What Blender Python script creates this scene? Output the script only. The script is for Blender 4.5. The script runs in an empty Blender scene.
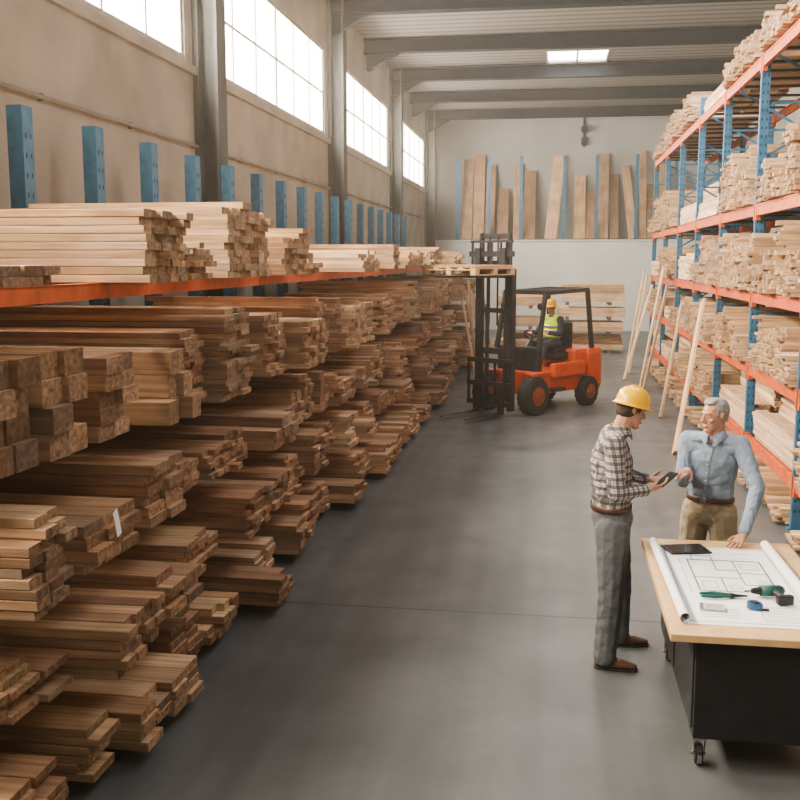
import bpy, bmesh, math, random
from mathutils import Vector, Matrix
from mathutils.bvhtree import BVHTree
random.seed(23)
V=Vector
S=bpy.context.scene
COL=S.collection

# ---------------------------------------------------------------- materials
def new_mat(name):
    m=bpy.data.materials.new(name); m.use_nodes=True
    nt=m.node_tree
    return m,nt,nt.nodes["Principled BSDF"]
def mat(name,col,rough=.6,metal=0,var=.15,scale=6,bump=0,bscale=40,col2=None,emit=0,spec=None):
    m,nt,b=new_mat(name); N=nt.nodes; L=nt.links
    tc=N.new("ShaderNodeTexCoord")
    nz=N.new("ShaderNodeTexNoise"); nz.inputs["Scale"].default_value=scale; nz.inputs["Detail"].default_value=6
    L.new(tc.outputs["Object"],nz.inputs["Vector"])
    r=N.new("ShaderNodeValToRGB")
    r.color_ramp.elements[0].position=.3; r.color_ramp.elements[1].position=.7
    c2=col2 or tuple(min(1,c*(1+var)) for c in col)
    r.color_ramp.elements[0].color=tuple(c*(1-var) for c in col)+(1,)
    r.color_ramp.elements[1].color=tuple(c2)+(1,)
    L.new(nz.outputs["Fac"],r.inputs["Fac"]); L.new(r.outputs["Color"],b.inputs["Base Color"])
    b.inputs["Roughness"].default_value=rough; b.inputs["Metallic"].default_value=metal
    if spec is not None: b.inputs["Specular IOR Level"].default_value=spec
    if emit:
        L.new(r.outputs["Color"],b.inputs["Emission Color"]); b.inputs["Emission Strength"].default_value=emit
    if bump:
        n2=N.new("ShaderNodeTexNoise"); n2.inputs["Scale"].default_value=bscale; n2.inputs["Detail"].default_value=5
        L.new(tc.outputs["Object"],n2.inputs["Vector"])
        bp=N.new("ShaderNodeBump"); bp.inputs["Strength"].default_value=bump; bp.inputs["Distance"].default_value=.02
        L.new(n2.outputs["Fac"],bp.inputs["Height"]); L.new(bp.outputs["Normal"],b.inputs["Normal"])
    return m

def wood_mat(name,end=False):
    m,nt,b=new_mat(name); N=nt.nodes; L=nt.links
    at=N.new("ShaderNodeAttribute"); at.attribute_name="tint"
    uv=N.new("ShaderNodeUVMap"); uv.uv_map="UVMap"
    mp=N.new("ShaderNodeMapping"); mp.inputs["Scale"].default_value=(1.2,30,1) if not end else (12,12,1)
    L.new(uv.outputs["UV"],mp.inputs["Vector"])
    nz=N.new("ShaderNodeTexNoise"); nz.inputs["Scale"].default_value=1.0 if not end else 2.5; nz.inputs["Detail"].default_value=7
    nz.inputs["Distortion"].default_value=.6
    L.new(mp.outputs["Vector"],nz.inputs["Vector"])
    r=N.new("ShaderNodeValToRGB")
    r.color_ramp.elements[0].position=.32; r.color_ramp.elements[1].position=.68
    lo,hi=(.66,1.12) if not end else (.32,1.0)
    r.color_ramp.elements[0].color=(lo,lo*.93,lo*.86,1); r.color_ramp.elements[1].color=(hi,hi,hi,1)
    L.new(nz.outputs["Fac"],r.inputs["Fac"])
    n3=N.new("ShaderNodeTexNoise"); n3.inputs["Scale"].default_value=2.2; n3.inputs["Detail"].default_value=3
    L.new(uv.outputs["UV"],n3.inputs["Vector"])
    r3=N.new("ShaderNodeValToRGB"); r3.color_ramp.elements[0].position=.35; r3.color_ramp.elements[1].position=.65
    r3.color_ramp.elements[0].color=(.74,.73,.72,1); r3.color_ramp.elements[1].color=(1.05,1.05,1.05,1)
    L.new(n3.outputs["Fac"],r3.inputs["Fac"])
    m0=N.new("ShaderNodeMix"); m0.data_type='RGBA'; m0.blend_type='MULTIPLY'; m0.inputs[0].default_value=1
    L.new(r.outputs["Color"],m0.inputs[6]); L.new(r3.outputs["Color"],m0.inputs[7])
    mx=N.new("ShaderNodeMix"); mx.data_type='RGBA'; mx.blend_type='MULTIPLY'; mx.inputs[0].default_value=1
    L.new(at.outputs["Color"],mx.inputs[6]); L.new(m0.outputs[2],mx.inputs[7])
    L.new(mx.outputs[2],b.inputs["Base Color"])
    b.inputs["Roughness"].default_value=.68
    bp=N.new("ShaderNodeBump"); bp.inputs["Strength"].default_value=.35; bp.inputs["Distance"].default_value=.006
    L.new(nz.outputs["Fac"],bp.inputs["Height"]); L.new(bp.outputs["Normal"],b.inputs["Normal"])
    return m
WOOD=wood_mat("sawn_wood"); WEND=wood_mat("sawn_wood_end",True)

M_blue=mat("blue_steel",(.040,.15,.27),.5,.1,.3,7)
M_slot=mat("slot_dark",(.01,.02,.03),.8)
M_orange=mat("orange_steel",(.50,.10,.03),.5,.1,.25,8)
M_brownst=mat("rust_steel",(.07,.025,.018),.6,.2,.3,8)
M_wall=mat("plaster_wall",(.33,.305,.265),.9,0,.16,1.2,.2,30,spec=.2)
M_wallb=mat("back_plaster",(.36,.36,.345),.85,0,.12,.6,.2,20)
M_ledge=mat("pale_plaster",(.68,.68,.66),.8,0,.08,.8,.15,20)
M_steel=mat("grey_steel",(.016,.020,.026),.9,0,.15,3,spec=.05)
M_col=mat("column_paint",(.085,.09,.092),.85,.0,.15,3,spec=.2)
M_conduit=mat("conduit_paint",(.22,.20,.17),.6)
M_frame=mat("window_frame",(.30,.29,.27),.5)
M_black=mat("black_paint",(.012,.012,.014),.45,0,.3,12)
M_dark=mat("dark_metal",(.035,.035,.04),.45,.6,.3,12)
M_rubber=mat("rubber",(.015,.015,.015),.85,0,.3,30,.3,60)
M_fork=mat("forklift_orange",(.56,.085,.02),.35,0,.12,5)
M_white=mat("white_paper",(.75,.76,.77),.8,0,.04,3)
M_ink=mat("plan_ink",(.12,.14,.18),.8)
M_chrome=mat("chrome",(.5,.5,.52),.25,1,.1,10)
def glazing():
    m=bpy.data.materials.new("daylight_glow_glazing"); m.use_nodes=True; nt=m.node_tree; N=nt.nodes; L=nt.links
    for n in list(N):
        if n.type!='OUTPUT_MATERIAL': N.remove(n)
    out=[n for n in N if n.type=='OUTPUT_MATERIAL'][0]
    tr=N.new("ShaderNodeBsdfTransparent"); em=N.new("ShaderNodeEmission")
    tc=N.new("ShaderNodeTexCoord"); nz=N.new("ShaderNodeTexNoise"); nz.inputs["Scale"].default_value=.4; L.new(tc.outputs["Object"],nz.inputs["Vector"])
    r=N.new("ShaderNodeValToRGB"); r.color_ramp.elements[0].color=(1,.93,.82,1); r.color_ramp.elements[1].color=(1,.98,.94,1); L.new(nz.outputs["Fac"],r.inputs["Fac"])
    L.new(r.outputs["Color"],em.inputs["Color"]); em.inputs["Strength"].default_value=9  # clear panes given their own emission in place of blown-out daylight behind
    ad=N.new("ShaderNodeAddShader"); L.new(tr.outputs[0],ad.inputs[0]); L.new(em.outputs[0],ad.inputs[1]); L.new(ad.outputs[0],out.inputs["Surface"])
    return m
M_glaze=glazing()

def ceil_mat():
    m,nt,b=new_mat("corrugated_roof"); N=nt.nodes; L=nt.links
    tc=N.new("ShaderNodeTexCoord")
    w=N.new("ShaderNodeTexWave"); w.bands_direction='Y'; w.inputs["Scale"].default_value=.8; w.inputs["Distortion"].default_value=.1
    L.new(tc.outputs["Object"],w.inputs["Vector"])
    r=N.new("ShaderNodeValToRGB"); r.color_ramp.elements[0].color=(.07,.066,.06,1); r.color_ramp.elements[1].color=(.17,.16,.145,1)
    r.color_ramp.elements[1].position=.35
    L.new(w.outputs["Fac"],r.inputs["Fac"]); L.new(r.outputs["Color"],b.inputs["Base Color"])
    bp=N.new("ShaderNodeBump"); bp.inputs["Strength"].default_value=.5; L.new(w.outputs["Fac"],bp.inputs["Height"])
    L.new(bp.outputs["Normal"],b.inputs["Normal"]); b.inputs["Roughness"].default_value=.85; b.inputs["Specular IOR Level"].default_value=.2
    return m
M_ceil=ceil_mat()
def floor_mat():
    m,nt,b=new_mat("concrete_floor"); N=nt.nodes; L=nt.links
    tc=N.new("ShaderNodeTexCoord")
    n1=N.new("ShaderNodeTexNoise"); n1.inputs["Scale"].default_value=.7; n1.inputs["Detail"].default_value=10; n1.inputs["Roughness"].default_value=.7; n1.inputs["Distortion"].default_value=.4
    L.new(tc.outputs["Object"],n1.inputs["Vector"])
    r=N.new("ShaderNodeValToRGB"); r.color_ramp.elements[0].position=.32; r.color_ramp.elements[1].position=.70
    r.color_ramp.elements[0].color=(.082,.088,.092,1); r.color_ramp.elements[1].color=(.140,.147,.151,1)
    L.new(n1.outputs["Fac"],r.inputs["Fac"])
    mp=N.new("ShaderNodeMapping"); mp.inputs["Scale"].default_value=(3.5,.12,1); L.new(tc.outputs["Object"],mp.inputs["Vector"])
    ns=N.new("ShaderNodeTexNoise"); ns.inputs["Scale"].default_value=1.2; ns.inputs["Detail"].default_value=6; L.new(mp.outputs["Vector"],ns.inputs["Vector"])
    rs=N.new("ShaderNodeValToRGB"); rs.color_ramp.elements[0].position=.35; rs.color_ramp.elements[0].color=(.8,.8,.8,1); rs.color_ramp.elements[1].position=.6; rs.color_ramp.elements[1].color=(1,1,1,1)
    L.new(ns.outputs["Fac"],rs.inputs["Fac"])
    ms=N.new("ShaderNodeMix"); ms.data_type='RGBA'; ms.blend_type='MULTIPLY'; ms.inputs[0].default_value=1
    L.new(r.outputs["Color"],ms.inputs[6]); L.new(rs.outputs["Color"],ms.inputs[7])
    sp=N.new("ShaderNodeSeparateXYZ"); L.new(tc.outputs["Object"],sp.inputs[0])
    def line(sock,off,per):
        a=N.new("ShaderNodeMath"); a.operation='SUBTRACT'; a.inputs[1].default_value=off; L.new(sock,a.inputs[0])
        w=N.new("ShaderNodeMath"); w.operation='PINGPONG'; w.inputs[1].default_value=per; L.new(a.outputs[0],w.inputs[0])
        c=N.new("ShaderNodeMath"); c.operation='LESS_THAN'; c.inputs[1].default_value=.009; L.new(w.outputs[0],c.inputs[0])
        return c.outputs[0]
    la=line(sp.outputs["Y"],7.3,3.0)
    mx=N.new("ShaderNodeMix"); mx.data_type='RGBA'; mx.inputs[7].default_value=(.022,.022,.022,1)
    L.new(la,mx.inputs[0]); L.new(ms.outputs[2],mx.inputs[6]); L.new(mx.outputs[2],b.inputs["Base Color"])
    n2=N.new("ShaderNodeTexNoise"); n2.inputs["Scale"].default_value=2.2; n2.inputs["Detail"].default_value=6
    L.new(tc.outputs["Object"],n2.inputs["Vector"])
    mr=N.new("ShaderNodeMapRange"); mr.inputs[3].default_value=.24; mr.inputs[4].default_value=.52
    L.new(n2.outputs["Fac"],mr.inputs[0]); L.new(mr.outputs[0],b.inputs["Roughness"])
    bp=N.new("ShaderNodeBump"); bp.inputs["Strength"].default_value=.08; L.new(n2.outputs["Fac"],bp.inputs["Height"]); L.new(bp.outputs["Normal"],b.inputs["Normal"])
    return m
M_floor=floor_mat()

# ---------------------------------------------------------------- mesh helpers
def bbox(bm,c,s,rot=None,bev=0):
    c=V(c)
    r=bmesh.ops.create_cube(bm,size=1)
    M=Matrix.Translation(c)@(rot.to_4x4() if rot else Matrix.Identity(4))@Matrix.Diagonal((s[0],s[1],s[2],1))
    bmesh.ops.transform(bm,matrix=M,verts=r['verts'])
    if bev:
        es=set(e for v in r['verts'] for e in v.link_edges)
        bmesh.ops.bevel(bm,geom=list(es),offset=bev,segments=2,affect='EDGES',profile=.6)
def frame_z(d):
    return d.normalized().to_track_quat('Z','Y').to_matrix()
def bcyl(bm,p0,p1,r,seg=16,r2=None):
    p0=V(p0);p1=V(p1);d=p1-p0
    ret=bmesh.ops.create_cone(bm,cap_ends=True,segments=seg,radius1=r,radius2=r if r2 is None else r2,depth=d.length)
    M=Matrix.Translation((p0+p1)/2)@frame_z(d).to_4x4()
    bmesh.ops.transform(bm,matrix=M,verts=ret['verts'])
def bbar(bm,p0,p1,w,h):
    p0=V(p0);p1=V(p1);d=p1-p0
    M=frame_z(d)
    bbox(bm,(p0+p1)/2,(w,h,d.length),M)
def bquad(bm,pts,mi=0):
    f=bm.faces.new([bm.verts.new(p) for p in pts]); f.material_index=mi
def _ico():
    b=bmesh.new(); bmesh.ops.create_icosphere(b,subdivisions=2,radius=1); r=[v.co.copy() for v in b.verts]; b.free(); return r
ICO=_ico()
def bhull(bm,ells):
    t=bmesh.new()
    for e in ells:
        c=V(e[0]); r=e[1]; R=e[2] if len(e)>2 else None
        if not isinstance(r,(tuple,list)): r=(r,r,r)
        for p in ICO:
            q=V((p.x*r[0],p.y*r[1],p.z*r[2]))
            if R is not None: q=R@q
            t.verts.new(c+q)
    ret=bmesh.ops.convex_hull(t,input=t.verts[:],use_existing_faces=False)
    g=[x for x in set(ret['geom_interior'])|set(ret['geom_unused']) if isinstance(x,bmesh.types.BMVert) and x.is_valid]
    bmesh.ops.delete(t,geom=g,context='VERTS')
    me=bpy.data.meshes.new("t"); t.to_mesh(me); t.free(); bm.from_mesh(me); bpy.data.meshes.remove(me)
def finish(name,bm,mats,parent=None,smooth=False,M=None):
    me=bpy.data.meshes.new(name)
    bmesh.ops.recalc_face_normals(bm,faces=bm.faces)
    bm.to_mesh(me); bm.free()
    if not isinstance(mats,(list,tuple)): mats=[mats]
    for m in mats: me.materials.append(m)
    if smooth:
        for p in me.polygons: p.use_smooth=True
    o=bpy.data.objects.new(name,me); COL.objects.link(o)
    if parent: o.parent=parent
    if M is not None: o.matrix_world=M
    return o
def empty(name,M,label,cat,group=None):
    o=bpy.data.objects.new(name,None); o.empty_display_size=.1; COL.objects.link(o)
    o.matrix_world=M; o["label"]=label; o["category"]=cat
    if group: o["group"]=group
    return o
def tag(o,label,cat,group=None):
    o["label"]=label;o["category"]=cat
    if group:o["group"]=group
    return o
def struct(o): o["kind"]="structure"; return o
def copy_tree(src,children,M):
    o=src.copy(); COL.objects.link(o); o.matrix_world=M
    for c in children:
        d=c.copy(); COL.objects.link(d); d.parent=o
    return o
def evalmesh(o,mods):
    for t,kw in mods:
        m=o.modifiers.new(t,t)
        for k,v in kw.items(): setattr(m,k,v)
    bpy.context.view_layer.update()
    dg=bpy.context.evaluated_depsgraph_get()
    me=bpy.data.meshes.new_from_object(o.evaluated_get(dg))
    o.modifiers.clear(); old=o.data; o.data=me; bpy.data.meshes.remove(old)
    for p in me.polygons: p.use_smooth=True
TEX=bpy.data.textures.new("folds",'CLOUDS'); TEX.noise_scale=.06; TEX.noise_depth=1
def blob(name,hulls,m,parent=None,voxel=.006,sm=4,fold=0,creases=None):
    bm=bmesh.new()
    for h in hulls: bhull(bm,h)
    o=finish(name,bm,m,parent)
    mods=[('REMESH',dict(mode='VOXEL',voxel_size=voxel)),('SMOOTH',dict(factor=.5,iterations=sm))]
    if fold: mods.append(('DISPLACE',dict(texture=TEX,strength=fold,mid_level=.45)))
    evalmesh(o,mods)
    if creases:
        me=o.data; nrm=[v.normal.copy() for v in me.vertices]
        for i,v in enumerate(me.vertices):
            co=v.co; d=0
            for (a,b,amp,fr,rad) in creases:
                ab=b-a; L=ab.length; t=(co-a).dot(ab)/(L*L)
                if -.1<t<1.15:
                    off=co-(a+ab*t)
                    if off.length<rad:
                        ph=math.atan2(off.dot(V((.3,.9,.1))),off.dot(V((.9,-.3,.1))))
                        w=min(1,max(0,(t+.1)*4))*min(1,max(0,(1.15-t)*5))
                        w*=.35+.65*abs(math.sin(2.3*t+ph*.5+a.z*3))
                        d+=amp*w*(abs(math.sin(fr*t*L+2.2*math.sin(ph+a.x*9)+1.5*math.sin(2*ph+a.z*7+t*3)))-.55)
            if d: v.co=co+nrm[i]*d
        me.update()
    return o

# ---------------------------------------------------------------- room
XW=-4.8; XR=6.5; YB=39.6; ZC=8.05; Y0=-2.0; WT=.12
bm=bmesh.new(); bbox(bm,((XW+XR)/2,(Y0+YB)/2,-.1),(XR-XW+1,YB-Y0+1,.2)); struct(finish("floor",bm,M_floor))
bm=bmesh.new()
sk=(-.35,1.25,27.4,29.1)
bbox(bm,((XW+XR)/2,(Y0+sk[2])/2,ZC+.1),(XR-XW+.6,sk[2]-Y0,.2))
bbox(bm,((XW+XR)/2,(YB+sk[3])/2,ZC+.1),(XR-XW+.6,YB+.3-sk[3],.2))
bbox(bm,((XW-.3+sk[0])/2,(sk[2]+sk[3])/2,ZC+.1),(sk[0]-XW+.3,sk[3]-sk[2],.2))
bbox(bm,((XR+.3+sk[1])/2,(sk[2]+sk[3])/2,ZC+.1),(XR+.3-sk[1],sk[3]-sk[2],.2))
struct(finish("ceiling",bm,M_ceil))
bm=bmesh.new()
for x in (sk[0],(sk[0]+sk[1])/2,sk[1]): bbox(bm,(x,28.25,ZC+.05),(.05,1.7,.12))
for y in (27.4,29.1): bbox(bm,((sk[0]+sk[1])/2,y,ZC+.05),(1.7,.05,.12))
bquad(bm,[(sk[0],sk[2],ZC+.06),(sk[1],sk[2],ZC+.06),(sk[1],sk[3],ZC+.06),(sk[0],sk[3],ZC+.06)],1)
struct(finish("window_6",bm,[M_frame,M_glaze]))
cols=[-2.7,5.3,13.3,21.3,29.3,37.3]
WZ0,WZ1=5.22,6.95
bm=bmesh.new()
bbox(bm,(XW-WT/2,(Y0+YB)/2,WZ0/2),(WT,YB-Y0,WZ0))
bbox(bm,(XW-WT/2,(Y0+YB)/2,(WZ1+ZC)/2),(WT,YB-Y0,ZC-WZ1))
for c in cols+[39.3]:
    bbox(bm,(XW-WT/2,c,(WZ0+WZ1)/2),(WT,.9,WZ1-WZ0))
struct(finish("wall_left",bm,M_wall))
for i,c in enumerate(cols[:-1]):
    a,b_=c+.45,c+8-.45
    bm=bmesh.new()
    bbox(bm,(XW-.04,(a+b_)/2,WZ0+.03),(.06,b_-a,.06)); bbox(bm,(XW-.04,(a+b_)/2,WZ1-.03),(.06,b_-a,.06))
    n=6
    for k in range(n+1):
        y=a+(b_-a)*k/n
        bbox(bm,(XW-.04,min(max(y,a+.03),b_-.03),(WZ0+WZ1)/2),(.03,.08 if k in(0,3,6) else .045,WZ1-WZ0-.1))
    bbox(bm,(XW-.04,(a+b_)/2,WZ0+.85),(.03,b_-a,.035))
    X=XW-.075
    bquad(bm,[(X,a,WZ0),(X,b_,WZ0),(X,b_,WZ1),(X,a,WZ1)],1)
    struct(finish("window_%d"%(i+1),bm,[M_frame,M_glaze]))
bm=bmesh.new(); bbox(bm,((XW+XR)/2,YB+.15,ZC/2),(XR-XW+.6,.3,ZC)); struct(finish("wall_back",bm,M_wallb))
bm=bmesh.new(); bbox(bm,(XR+.15,(Y0+YB)/2,ZC/2),(.3,YB-Y0,ZC)); struct(finish("wall_right",bm,M_wall))
bm=bmesh.new(); bbox(bm,((XW+XR)/2,YB-.5,1.68),(XR-XW,1.0,3.36),bev=0); bbox(bm,((XW+XR)/2,YB-.52,3.38),(XR-XW,1.06,.06)); struct(finish("trim_1",bm,M_ledge))
ti=2
for c in cols[1:]:
    bm=bmesh.new()
    bbox(bm,(XW+.04,c,ZC/2),(.08,.36,ZC)); bbox(bm,(XW+.32,c,ZC/2),(.04,.36,ZC)); bbox(bm,(XW+.18,c,ZC/2),(.26,.05,ZC))
    struct(finish("trim_%d"%ti,bm,M_col)); ti+=1
y=1.3
while y<38:
    bm=bmesh.new()
    bbox(bm,((XW+XR)/2,y,7.72),(XR-XW,.26,.035)); bbox(bm,((XW+XR)/2,y,8.03),(XR-XW,.26,.035)); bbox(bm,((XW+XR)/2,y,7.88),(XR-XW,.05,.3))
    bhull(bm,[((XW+.1,y,7.7),(.06,.06,.02)),((XW+.9,y,7.72),(.06,.06,.02)),((XW+.1,y,7.3),(.06,.06,.02))])
    struct(finish("trim_%d"%ti,bm,M_steel)); ti+=1
    y+=4
bm=bmesh.new(); bbox(bm,(XW+.03,(Y0+YB)/2,5.12),(.06,YB-Y0,.1)); struct(finish("trim_%d"%ti,bm,M_wall)); ti+=1
bm=bmesh.new(); bcyl(bm,(XW+.04,0,4.15),(XW+.04,39,4.15),.022,10)
for k in range(20): bbox(bm,(XW+.025,1+2*k,4.15),(.05,.03,.07))
tag(finish("wall_conduit",bm,M_conduit),"thin painted conduit running along the plaster wall","pipe")
bm=bmesh.new(); bcyl(bm,(.95,YB-.06,6.9),(.95,YB-.06,8.0),.04,10); bbox(bm,(.95,YB-.1,7.1),(.2,.14,.28)); bcyl(bm,(.95,YB-.3,7.5),(.95,YB-.05,7.6),.12,14)
tag(finish("wall_lamp",bm,M_dark),"dark wall lamp with conduit high on the end wall","lamp")

# ---------------------------------------------------------------- boards
PINE=[(.68,.47,.29),(.62,.42,.25),(.72,.53,.35),(.58,.38,.225),(.64,.46,.31)]
BROWN=[(.53,.33,.195),(.45,.27,.155),(.57,.37,.225),(.37,.22,.13),(.53,.35,.225),(.62,.43,.27),(.45,.25,.14),(.42,.29,.195)]
boards=[]
def jit(c,a=.15):
    k=1+random.uniform(-a,a); return (c[0]*k,c[1]*k*random.uniform(.96,1.03),c[2]*k)
def add_board(M,L,W,T,tint,group): boards.append((M,L,W,T,tint,group))
def stack(cx_front,y0,w,z0,h,length,pal,group,t=None,bw=None,axis='X',jf=.03,sgn=1,yaw=0):
    t=t or random.choice([.038,.045,.05,.06]); bw=bw or random.choice([.12,.15,.2,.24])
    nc=max(1,int(w/(bw+.004))); nr=max(1,int(h/(t+.0015)))
    base=random.choice(pal)
    W0=nc*(bw+.004)
    piv=V((cx_front,y0+W0/2,0))
    RM=Matrix.Translation(piv)@Matrix.Rotation(yaw,4,'Z')@Matrix.Translation(-piv)
    prev=(0,nc-1)
    for r in range(nr):
        rowj=random.uniform(-jf,jf)*1.3
        if r>=nr-2 and random.random()<.55 and nc>1: lo,hi=sorted((random.randint(0,nc-1),random.randint(0,nc-1)))
        else: lo,hi=0,nc-1
        if r==nr-1 and nr>2: lo=max(lo,prev[0]); hi=min(hi,prev[1])
        prev=(lo,hi)
        for c in range(nc):
            if c<lo or c>hi: continue
            l=length+random.uniform(-.05,.02)
            j=rowj+random.uniform(-jf,jf)*(1 if random.random()<.86 else 3.5)
            tint=jit(base if random.random()<.5 else random.choice(pal))
            z=z0+t/2+r*(t+.0015)
            o=(c+.5)*(bw+.004)
            a=random.uniform(-.004,.004)
            if axis=='X':
                M=RM@Matrix.Translation((cx_front+sgn*j-sgn*l/2,y0+o,z))@Matrix.Rotation(a,4,'Z')
            else:
                M=Matrix.Translation((cx_front+o,y0+j+l/2,z))@Matrix.Rotation(math.pi/2,4,'Z')
            add_board(M,l,bw-.004,t,tint,group)
    return W0
G_L="boards on the cantilever rack"
levels=[(.09,.40),(.58,.42),(1.12,.44),(1.68,.64),(2.52,.60)]
TOP=[(3.6,1.6,.20,-2.62,BROWN,.05,.2),(5.42,.72,.44,-2.30,PINE,.045,.12),(6.28,.72,.27,-2.42,PINE,.04,.1),(7.1,1.2,.58,-2.36,PINE,.05,.15),(8.5,1.1,.46,-2.32,PINE,.045,.18),(9.75,1.0,.25,-2.5,PINE,.05,.2),(10.9,1.2,.16,-2.1,PINE,.04,.2),(12.2,1.2,.34,-2.4,PINE,.05,.15)]
for (y,w,h,xf,pal,t,bw) in TOP: stack(xf,y,w,2.52,h,xf+4.14,pal,G_L,t,bw,'X',.022)
for li,(z0,mh) in enumerate(levels):
    y=3.5+random.uniform(0,.3)
    if li==4: y=13.5
    while y<27.9:
        w=random.uniform(.45,.95); yaw=0
        if li==4:
            w=random.uniform(.6,1.25)
            h=random.uniform(.18,.42)
            pal=PINE; xf=-2.35+random.uniform(-.25,.2); t=random.choice([.035,.045,.05]); bw=random.choice([.1,.14,.18])
            if y>20: xf-=.2
        else:
            h=mh*random.uniform(.55,1.0); pal=BROWN if random.random()<.85 else PINE  # lower-level browns are wood colour plus some shade mixed into the tint
            xf=-2.30+[.19,.10,.05,.0][li]+random.uniform(-.22,.14); t=None; bw=None
            if li==3:
                h=mh*random.uniform(.6,1)
                if random.random()<.3: t=random.choice([.09,.14]); bw=random.choice([.15,.2])
            if li==3 and y<4.6: t=.13;bw=.2;h=.54;xf=-2.42
            if li in(1,2) and random.random()<.2: t=.08;bw=.18
            yaw=random.uniform(-.03,.03)
        L=xf+4.10
        ww=stack(xf,y,w,z0,h,L,pal,G_L,t,bw,'X',.026,1,yaw)
        y+=ww+random.choice([.04,.06,.10,.18,.26])
for k in range(9):
    for X in (-2.75,-3.9):
        M=Matrix.Translation((X,3.3+1.5+k*2.85,.045))@Matrix.Rotation(math.pi/2,4,'Z')
        add_board(M,2.8,.1,.088,(.2,.12,.07),"bearers")

RX0,RX1=2.4,3.5
RL=[.52,1.38,2.26,3.29,5.01]
RY=[7.5+2.6*k for k in range(8)]
G_R="boards on the pallet rack"
RP=PINE+PINE+[(.52,.33,.19),(.46,.30,.18)]
for li,z in enumerate([.0]+RL):
    for k in range(7):
        ya,yb=RY[k]+.12,RY[k+1]-.12
        mh=[.36,.66,.66,.78,.85,.6][li]
        if random.random()<.28:
            x=RX0-.05+random.uniform(-.05,.05)
            while x<RX1-.2:
                w=random.uniform(.22,.42); h=mh*random.uniform(.3,.85)
                ln=random.uniform(2.0,2.35)
                if x+w>RX1+.05: w=RX1+.05-x
                if w<.1:break
                x+=stack(x,ya,w,z+.03,h,ln,RP,G_R,random.choice([.04,.05,.06]),random.choice([.1,.14]),'Y',.05)+.05
        else:
            y=ya
            while y<yb-.22:
                w=random.uniform(.22,.55); w=min(w,yb-y); h=mh*random.uniform(.3,1)
                bwv=random.choice([.08,.1,.14])
                if w<bwv+.01:break
                y+=stack(RX0-.12+random.uniform(-.06,.06),y,w,z+.03,h,1.15,RP,G_R,random.choice([.03,.04,.05]),bwv,'X',.025,sgn=-1)+random.choice([.03,.06,.1])
for k in range(7):
    for X in (2.6,3.3):
        add_board(Matrix.Translation((X,(RY[k]+RY[k+1])/2,.0155))@Matrix.Rotation(math.pi/2,4,'Z'),2.4,.09,.028,(.3,.2,.12),"bearers")
G_B="timbers stacked before the end wall"
for (xa,xb,tiers) in ((-1.8,-.3,((.1,.5),(.75,.45),(1.35,.5))),(.05,1.95,((.1,.42),(.62,.3),(1.04,.3),(1.46,.55)))):
    for (z,h) in tiers:
        l=xb-xa+random.uniform(-.2,.0)
        stack(xb,29.2,1.1,z,h,l,PINE+BROWN[5:6],G_B,random.choice([.13,.1,.25]),.27,'X',.02)
        for X in (xa+.3,xb-.4):
            add_board(Matrix.Translation((X,29.75,z-.046))@Matrix.Rotation(math.pi/2,4,'Z'),1.1,.1,.09,(.3,.18,.1),G_B)

def lean(p0,p1,W,T,tint,group):
    p0=V(p0);p1=V(p1); d=(p1-p0); x=d.normalized()
    yv=V((0,1,0)) if group!="planks on the ledge" else V((1,0,0))
    yv=(yv-x*yv.dot(x)).normalized(); zz=x.cross(yv)
    R=Matrix((x,yv,zz)).transposed().to_4x4()
    add_board(Matrix.Translation((p0+p1)/2)@R,d.length,W,T,tint,group)
G_A="planks leaning on the rack front"
for p0,p1,w in [((1.66,13.9,.02),(2.14,15.2,2.05),.2),((1.80,20.6,.02),(2.12,19.8,2.2),.18),((1.8,21.3,.02),(2.14,20.8,2.5),.2),
                ((1.76,24.0,.02),(2.12,24.2,2.3),.2),((1.8,25.4,.02),(2.16,25.5,2.4),.22),((1.8,17.2,.02),(2.13,17.6,1.9),.14),((1.55,22.6,.02),(2.12,22.9,2.1),.18)]:
    lean(p0,p1,w,.04,jit(random.choice(PINE)),G_A)
for k in range(8):
    y=21.5+k*.8
    lean((-1.62-random.uniform(0,.15),y,.02),(-1.98,y+random.uniform(-.3,.3),random.uniform(1.6,2.3)),random.uniform(.14,.25),.04,jit(random.choice(PINE+BROWN)),"planks leaning on the stacks")
x=-3.6
while x<4.8:
    w=random.uniform(.22,.48); h=random.uniform(2.4,3.35)
    if random.random()<.2: h*=.75
    dx=random.uniform(-.03,.03) if random.random()<.75 else random.choice((-.3,.3))
    if dx<-.1: x+=.3
    lean((x+w/2,38.75,3.44),(x+w/2+dx,39.5,3.44+h),w,.05,jit(random.choice(PINE[:2]+PINE[3:4]+BROWN[0:4]+BROWN[4:7]),.22),"planks on the ledge")
    x+=w+random.choice([.02,.03,.05,.08,.2,.35])+max(0,dx)
for x in (-3.75,-2.55,-1.35,.25,1.45,2.9,4.3):
    bm=bmesh.new(); bbox(bm,(0,0,1.55),(.12,.06,3.1)); bbox(bm,(0,.0,.01),(.25,.06,.02))
    o=finish("steel_post",bm,M_blue); o.location=(x,38.62,3.41); tag(o,"blue steel post standing on the ledge among planks","post","posts on the ledge")

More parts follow.
